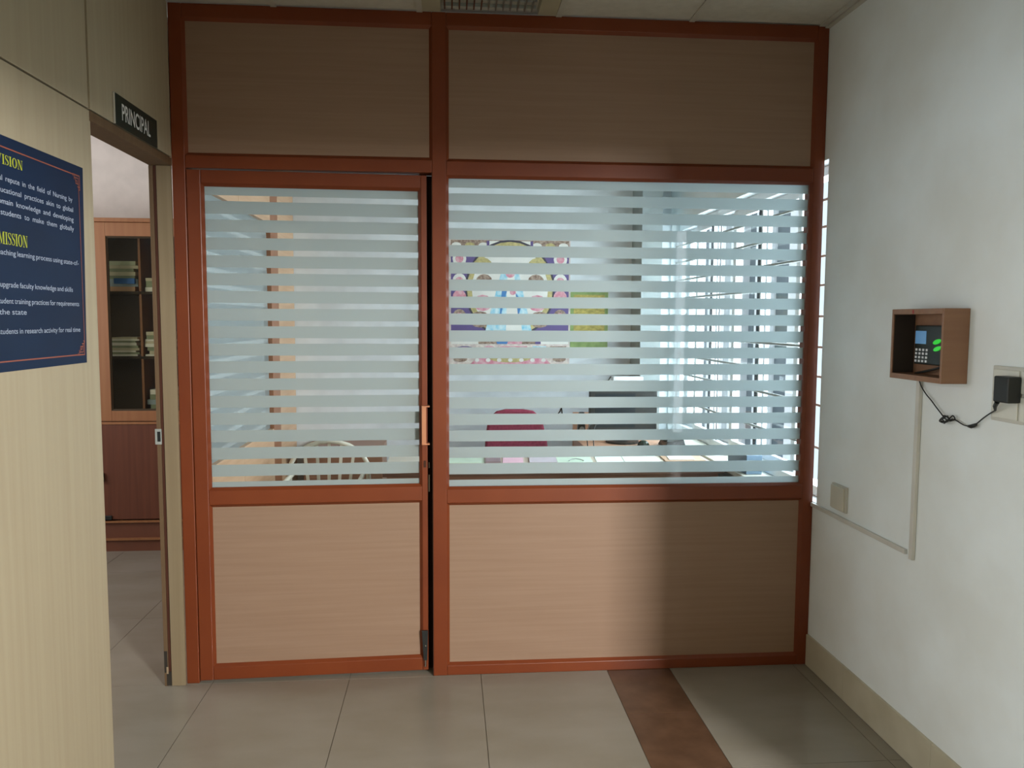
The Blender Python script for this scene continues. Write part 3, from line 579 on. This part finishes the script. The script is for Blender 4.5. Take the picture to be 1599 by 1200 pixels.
# maroon office chair behind the desk
ch = tag(empty('office_chair', (0.45, 1.80, 0)), 'maroon fabric office chair behind the desk', 'chair')
bk = MB(); prof = [(-0.20, 0.68), (0.235, 0.68), (0.225, 0.75), (0.20, 0.86), (0.18, 0.915), (0.13, 0.955), (0.06, 0.966), (-0.06, 0.966), (-0.12, 0.953), (-0.165, 0.915), (-0.185, 0.85), (-0.197, 0.76)]
bk.prism([(0.45 + a, b) for a, b in prof], 'y', 1.93, 1.99)
put('backrest', bk, M_MAROON, ch, 0.015, smooth=False); put('seat', B(0.22, 0.68, 1.50, 1.94, 0.43, 0.50), M_MAROON, ch, 0.03)
put('back_bracket', B(0.42, 0.48, 1.96, 1.985, 0.40, 0.72), M_BLACK, ch, 0.004); put('gas_column', MB().tube([(0.45, 1.74, 0.10), (0.45, 1.74, 0.43)], 0.028, 12), M_BLACK, ch)
for k in range(5):
    a = k * 2 * math.pi / 5 + 0.3; ex, ey = 0.45 + 0.27 * math.cos(a), 1.74 + 0.27 * math.sin(a)
    lg = put('base_leg', MB().bar((0.45, 1.74, 0.115), (ex, ey, 0.075), 0.04, 0.03), M_BLACK, ch, 0.004)
    put('caster', MB().tube([(ex - 0.018, ey, 0.03), (ex + 0.018, ey, 0.03)], 0.029, 12), M_BLACK, lg)
# computer table and monitor by the window
ctb = tag(empty('computer_table', (1.2, 1.8, 0)), 'pinkish wooden computer table carrying the monitor near the window', 'table')
put('table_top', B(0.875, 1.53, 1.50, 2.07, 0.735, 0.762), M_TABLE, ctb, 0.003); put('side_panel', B(0.88, 0.90, 1.55, 2.065, 0, 0.734), M_TABLE, ctb); put('side_panel', B(1.50, 1.52, 1.55, 2.065, 0, 0.734), M_TABLE, ctb); put('back_panel', B(0.876, 1.34, 2.072, 2.092, 0, 0.93), M_TABLE, ctb)
mo = tag(empty('monitor', (1.17, 1.72, 0.763)), 'dark desktop monitor on computer table by the window', 'monitor')
put('screen_case', B(0.93, 1.385, 1.72, 1.765, 0.845, 1.115), M_BLACK, mo, 0.006); put('screen', B(0.965, 1.235, 1.717, 1.7205, 0.87, 1.095), M_SCREEN, mo); put('back_shell', B(1.02, 1.32, 1.766, 1.83, 0.88, 1.08), M_BLACK, mo, 0.01)
put('stand_neck', B(1.12, 1.20, 1.77, 1.80, 0.77, 0.9), M_BLACK, mo, 0.003); put('stand_base', MB().tube([(1.16, 1.76, 0.763), (1.16, 1.76, 0.776)], 0.11, 20), M_BLACK, mo)
tag(put('carton', B(1.085, 1.285, 1.715, 1.775, 1.116, 1.206), M_UPVC, bev=0.002), 'small white box resting on top of the monitor', 'box')
spk = tag(empty('desk_speaker', (0.90, 1.95, 0.762)), 'small black tapered speaker beside the monitor', 'speaker')
sb = MB(); sb.hexa([(0.885, 1.93, 0.763), (0.945, 1.93, 0.763), (0.945, 1.99, 0.763), (0.885, 1.99, 0.763), (0.90, 1.94, 0.945), (0.935, 1.94, 0.945), (0.935, 1.98, 0.945), (0.90, 1.98, 0.945)])
put('case', sb, M_BLACK, spk, 0.004); put('cone', MB().tube([(0.916, 1.9305, 0.83), (0.916, 1.927, 0.83)], 0.018, 12), M_STEEL, spk)
for x in (0.895, 0.935): tag(put('signal_cable', MB().tube([(x, 1.58, 0.763), (x - 0.005, 1.60, 0.85), (x + 0.02, 1.63, 0.90), (x + 0.06, 1.70, 0.90)], 0.0035), M_BLACK), 'thin black cable rising to monitor, ' + ('outer' if x < 0.9 else 'inner') + ' of the pair by table edge', 'cable', 'cables beside the monitor')
msph = MB(); ring = 10
for k in range(5):
    ph0, ph1 = math.pi / 2 * k / 5, math.pi / 2 * (k + 1) / 5
    for q in range(ring):
        a0, a1 = 2 * math.pi * q / ring, 2 * math.pi * (q + 1) / ring
        f = lambda ph, a: (1.27 + 0.04 * math.cos(ph) * math.cos(a), 1.62 + 0.055 * math.cos(ph) * math.sin(a), 0.763 + 0.035 * math.sin(ph))
        msph.face([f(ph0, a0), f(ph0, a1), f(ph1, a1), f(ph1, a0)])
tag(put('computer_mouse', msph, mat('mouse_dark', (40, 52, 44), 0.15), smooth=True), 'dark glossy computer mouse on computer table', 'mouse')
pd_ = MB(); pd_.hexa([(1.38, 1.50, 0.763), (1.52, 1.50, 0.763), (1.52, 1.68, 0.763), (1.38, 1.68, 0.763), (1.40, 1.52, 0.80), (1.51, 1.52, 0.815), (1.51, 1.66, 0.83), (1.40, 1.66, 0.81)])
ph = tag(empty('desk_phone', (1.45, 1.6, 0.763)), 'dark desk telephone at table edge near window', 'telephone'); put('body', pd_, M_BLACK, ph, 0.005)
put('handset', MB().tube(smooth_path([(1.39, 1.53, 0.812), (1.40, 1.57, 0.835), (1.41, 1.62, 0.838), (1.42, 1.66, 0.822)]), 0.014, 8), M_BLACK, ph, smooth=True)
tag(put('carton', B(1.575, 1.66, 0.62, 0.90, 0.764, 0.866), M_BLUEG, bev=0.002), 'blue-grey carton on the office window sill', 'box')
# cream slatted plastic chair on the near left of the desk
pc = tag(empty('plastic_chair', (-0.72, 1.35, 0)), 'cream plastic chair with slatted back left of the desk', 'chair')
arc = [(-0.72 + 0.235 * math.cos(a), 1.40, 0.66 + 0.18 * math.sin(a)) for a in [math.pi * k / 12 for k in range(13)]]
put('back_frame', MB().tube([(-0.485, 1.36, 0.42)] + arc[0:] + [(-0.955, 1.36, 0.42)], 0.014, 8), M_CREAM, pc, smooth=True)
for k in range(5):
    u = -0.13 + k * 0.065; put('slat', MB().bar((-0.72 + u * 0.8, 1.37, 0.43), (-0.72 + u * 1.15, 1.405, 0.66 + 0.17 * math.sqrt(max(0, 1 - (u * 1.15 / 0.235) ** 2))), 0.018, 0.008, (0, 1, 0)), M_CREAM, pc)
put('seat', B(-0.95, -0.49, 0.98, 1.38, 0.405, 0.43), M_CREAM, pc, 0.01)
for sx in (-0.93, -0.51):
    for sy in (1.00, 1.35): put('leg', MB().bar((sx, sy, 0.405), (sx + (0.02 if sx > -0.7 else -0.02), sy + (0.02 if sy > 1.2 else -0.02), 0.0), 0.04, 0.035), M_CREAM, pc)
    put('armrest', MB().tube(smooth_path([(sx, 1.02, 0.42), (sx, 1.02, 0.60), (sx, 1.06, 0.645), (sx, 1.36, 0.65)]), 0.014, 8), M_CREAM, pc, smooth=True)
tag(put('side_cabinet', B(-0.98, -0.45, 1.98, 2.385, 0.0, 0.70), M_DESK, bev=0.003), 'low brown cabinet against rear office wall behind plastic chair', 'cabinet')

# ------------------------------------------------------------------ principal's room seen through the doorway
tag(put('wall_principal_rear', B(-4.2, XL - 0.08, 2.55, 2.7, 0, H + 0.1), mat('principal_wall', (226, 218, 212), 0.75)), 'pinkish white rear wall of the room beyond the doorway', kind='structure')
tag(put('wall_principal_left', B(-4.2, -4.05, -2.4, 2.55, 0, H + 0.1), M_OFFW), 'pale side wall of the room beyond the doorway', kind='structure')
tag(put('wall_principal_front', B(-4.05, XL - 0.08, -2.4, -2.29, 0, H + 0.1), M_OFFW), 'pale near wall of the room beyond the doorway', kind='structure')
cb_ = tag(empty('book_cabinet', (-2.2, 2.25, 0)), 'tall wooden cabinet with glass doors and brown lower doors', 'cabinet')
x0c, x1c, yf, yb = -2.94, -1.42, 2.03, 2.54
body = MB()
body.box(x0c, x1c, yb - 0.02, yb, 0.0, 2.205); body.box(x0c, x0c + 0.02, yf + 0.03, yb - 0.02, 0, 2.205); body.box(x1c - 0.02, x1c, yf + 0.03, yb - 0.02, 0, 2.205); body.box(x0c + 0.02, x1c - 0.02, yf + 0.03, yb - 0.02, 0.86, 0.885); body.box(x0c + 0.02, x1c - 0.02, yf + 0.03, yb - 0.02, 0.21, 0.23)
put('carcass', body, M_CUPD, cb_)
put('top_board', B(x0c - 0.01, x1c + 0.01, yf - 0.012, yb, 2.206, 2.232), M_CUPB, cb_, 0.002); put('mid_rail', B(x0c, x1c, yf - 0.004, yf + 0.028, 0.868, 0.885), M_CUPB, cb_, 0.001)
for z in (1.757, 1.32): put('shelf', B(x0c + 0.02, x1c - 0.02, yf + 0.10, yb - 0.02, z - 0.018, z), M_CUPD, cb_)
put('divider', B(-2.075, -2.06, yf + 0.10, yb - 0.02, 0.885, 2.205), M_CUPB, cb_)
for (a, b) in ((-2.935, -2.312), (-2.308, -1.425)):
    d = MB(); e = 0.068
    d.box(a, a + e, yf, yf + 0.026, 0.89, 2.204); d.box(b - e, b, yf, yf + 0.026, 0.89, 2.204); d.box(a + e, b - e, yf, yf + 0.026, 0.89, 0.96); d.box(a + e, b - e, yf, yf + 0.026, 2.115, 2.204)
    do = put('glass_door', d, M_CUPB, cb_, 0.002); put('pane', B(a + e, b - e, yf + 0.008, yf + 0.013, 0.96, 2.115), M_TINT, do)
    put('bead', MB().bead(a + e, b - e, 0.96, 2.115, yf + 0.001, 0.012, 0.006), M_CUPD, do)
    lo_ = put('lower_door', B(a, b, yf, yf + 0.02, 0.222, 0.865), M_CUPL, cb_, 0.002)
put('handle', B(-2.325, -2.302, yf - 0.02, yf, 0.485, 0.54), M_BLACK, cb_, 0.002); put('handle', B(-2.33, -2.26, yf - 0.012, yf, 0.222, 0.25), M_BLACK, cb_, 0.002)
put('plinth_strip', B(x0c, x1c, yf - 0.008, yf + 0.02, 0.200, 0.2125), M_CUPB, cb_); put('plinth', B(x0c, x1c, yf + 0.01, yf + 0.02, 0.0, 0.199), mat('plinth_brown', (112, 66, 46), 0.5), cb_); put('plinth_strip', B(x0c, x1c, yf - 0.004, yf + 0.01, 0.078, 0.092), M_CUPB, cb_)
# files and papers on the cabinet shelves
FC = [((196, 204, 176), 'pale green'), ((214, 206, 180), 'cream'), ((150, 160, 130), 'olive green'), ((172, 190, 200), 'grey-blue'), ((204, 160, 124), 'light brown'), ((250, 248, 240), 'white')]
def filething(x0, x1, y0, y1, z0, z1, ci, label, group=None, rz=0.0, col=None):
    c = col or FC[ci][0]; m = mat('file_%d_%d_%d' % c, c, 0.6)
    cxm, cym = (x0 + x1) / 2, (y0 + y1) / 2
    o = put('file_folder', MB().box(x0 - cxm, x1 - cxm, y0 - cym, y1 - cym, 0, z1 - z0), m, bev=0.001)
    o.location = (cxm, cym, z0); o.rotation_euler = (0, 0, rz); return tag(o, label, 'file', group)
ORDN = ['bottom', 'second', 'third', 'fourth', 'fifth', 'sixth', 'seventh', 'eighth', 'ninth', 'tenth']
def nth(k, n, where): return ('lowest file' if k == 0 else 'topmost file' if k == n - 1 else ORDN[k] + ' file up from the bottom') + ' in the pile ' + where
z = 1.7575
for k, (ci, h) in enumerate(((4, 0.032), (3, 0.05), (2, 0.022), (1, 0.026), (2, 0.02), (1, 0.022), (0, 0.028))):
    lab = {0: 'light brown file at the bottom of upper cabinet shelf pile', 1: 'thick grey-blue file second from bottom of upper shelf pile', 6: 'pale green file topmost of the upper shelf pile'}.get(k, nth(k, 7, 'on upper cabinet shelf'))
    filething(-2.29 + random.uniform(-.01, .01), -2.09 + random.uniform(-.02, .01), 2.15, 2.44, z, z + h, ci, lab, 'files in the upper shelf pile', random.uniform(-.05, .05)); z += h + 0.0005
filething(-2.235, -2.10, 2.125, 2.145, 1.835, 1.872, 0, 'bright blue folder standing before the upper shelf pile', None, 0, (46, 110, 190)).location.z = 1.758 + 0.05
z = 1.7575
for k, h in enumerate((0.03, 0.04, 0.02)):
    filething(-2.04, -1.85, 2.15, 2.44, z, z + h, [5, 2, 1][k], ['white file lowest on upper shelf beyond the divider', 'olive green file on upper shelf beyond the divider', 'cream file topmost on upper shelf beyond the divider'][k], None, random.uniform(-.04, .04)); z += h + 0.0005
z = 1.3205
for k in range(9):
    h = random.uniform(0.008, 0.022)
    filething(-2.29 + random.uniform(-.01, .02), -2.10 + random.uniform(-.02, .01), 2.14, 2.42, z, z + h, [5, 2, 5, 1, 2, 5, 2, 5, 1][k], nth(k, 9, 'on middle shelf before the divider'), 'paper files on the middle shelf', random.uniform(-.08, .08)); z += h + 0.0004
z = 1.3205
for k in range(8):
    h = random.uniform(0.010, 0.026)
    filething(-2.04 + random.uniform(-.01, .01), -1.86 + random.uniform(-.02, .01), 2.14, 2.42, z, z + h, [5, 1, 2, 5, 1, 5, 2, 1][k], nth(k, 8, 'on middle shelf beyond the divider'), 'paper files beyond the divider', random.uniform(-.08, .08)); z += h + 0.0004
z = 0.8855
for k in range(6):
    h = 0.034
    filething(-2.05 + 0.012 * (k % 3), -1.85, 2.15, 2.42, z, z + h, [2, 4, 2, 3, 2, 5][k], ['olive file at the bottom of the low cabinet pile', 'light brown file low in lowest shelf pile', 'olive file in the middle of lowest shelf pile', 'grey-blue file in lowest shelf pile', 'olive file just under the white file, lowest shelf', 'white file topmost on lowest cabinet shelf'][k], None, random.uniform(-.06, .06)); z += h + 0.0004

# ------------------------------------------------------------------ hall behind the camera (off frame: closes the space and holds its windows)
hw = MB()
hw.box(XR + 0.22, 5.4, -2.01, -1.95, 0, 3.75)
hw.box(5.25, 5.4, -7.2, -2.01, 0, 3.75)
hw.box(-1.15, -1.0, -7.2, -7.0, 0, 3.75); hw.box(0.65, 3.0, -7.2, -7.0, 0, 3.75); hw.box(4.12, 5.25, -7.2, -7.0, 0, 3.75)
hw.box(-1.0, 0.65, -7.2, -7.0, 0, 3.75)
hw.box(-3.45, -3.3, -4.2, -2.41, 0, 0.3); hw.box(-3.45, -3.3, -4.2, -2.41, 2.3, 3.75); hw.box(-3.45, -3.3, -4.35, -4.15, 0.3, 2.3); hw.box(-3.3, XL - 0.08, -4.35, -4.2, 0, 3.75)
hw.box(3.2, 3.3, -7.2, -6.98, 0, 3.75); hw.box(3.0, 4.12, -7.2, -7.0, 0, 0.06); hw.box(3.0, 4.12, -7.2, -7.0, 3.65, 3.75)
tag(put('wall_hall', hw, M_TAN), 'tan hall walls behind the viewpoint', kind='structure')
tag(put('wall_lintel', B(XL - 0.02, XR + 0.22, -2.01, -1.951, 2.2, 3.75), M_WHITE), 'white lintel across the corridor behind the viewpoint', kind='structure')

# ------------------------------------------------------------------ outside the office window
ob = tag(empty('neighbouring_building', (6.2, 3.0, -1.0)), 'pale neighbouring building seen through the office window', 'building')
put('wall', B(6.2, 6.6, -2.0, 30.0, -1.0, 6.0), M_OUTG, ob)
for (a, b) in ((15.55, 16.9), (16.95, 18.3), (18.35, 21.0), (14.2, 14.42), (13.3, 13.85), (12.55, 12.98), (11.2, 11.62), (8.4, 10.1), (5.0, 5.6), (2.0, 2.6)):
    put('column', B(5.95, 6.2, a, b, -1.0, 6.0), M_OUTW, ob)
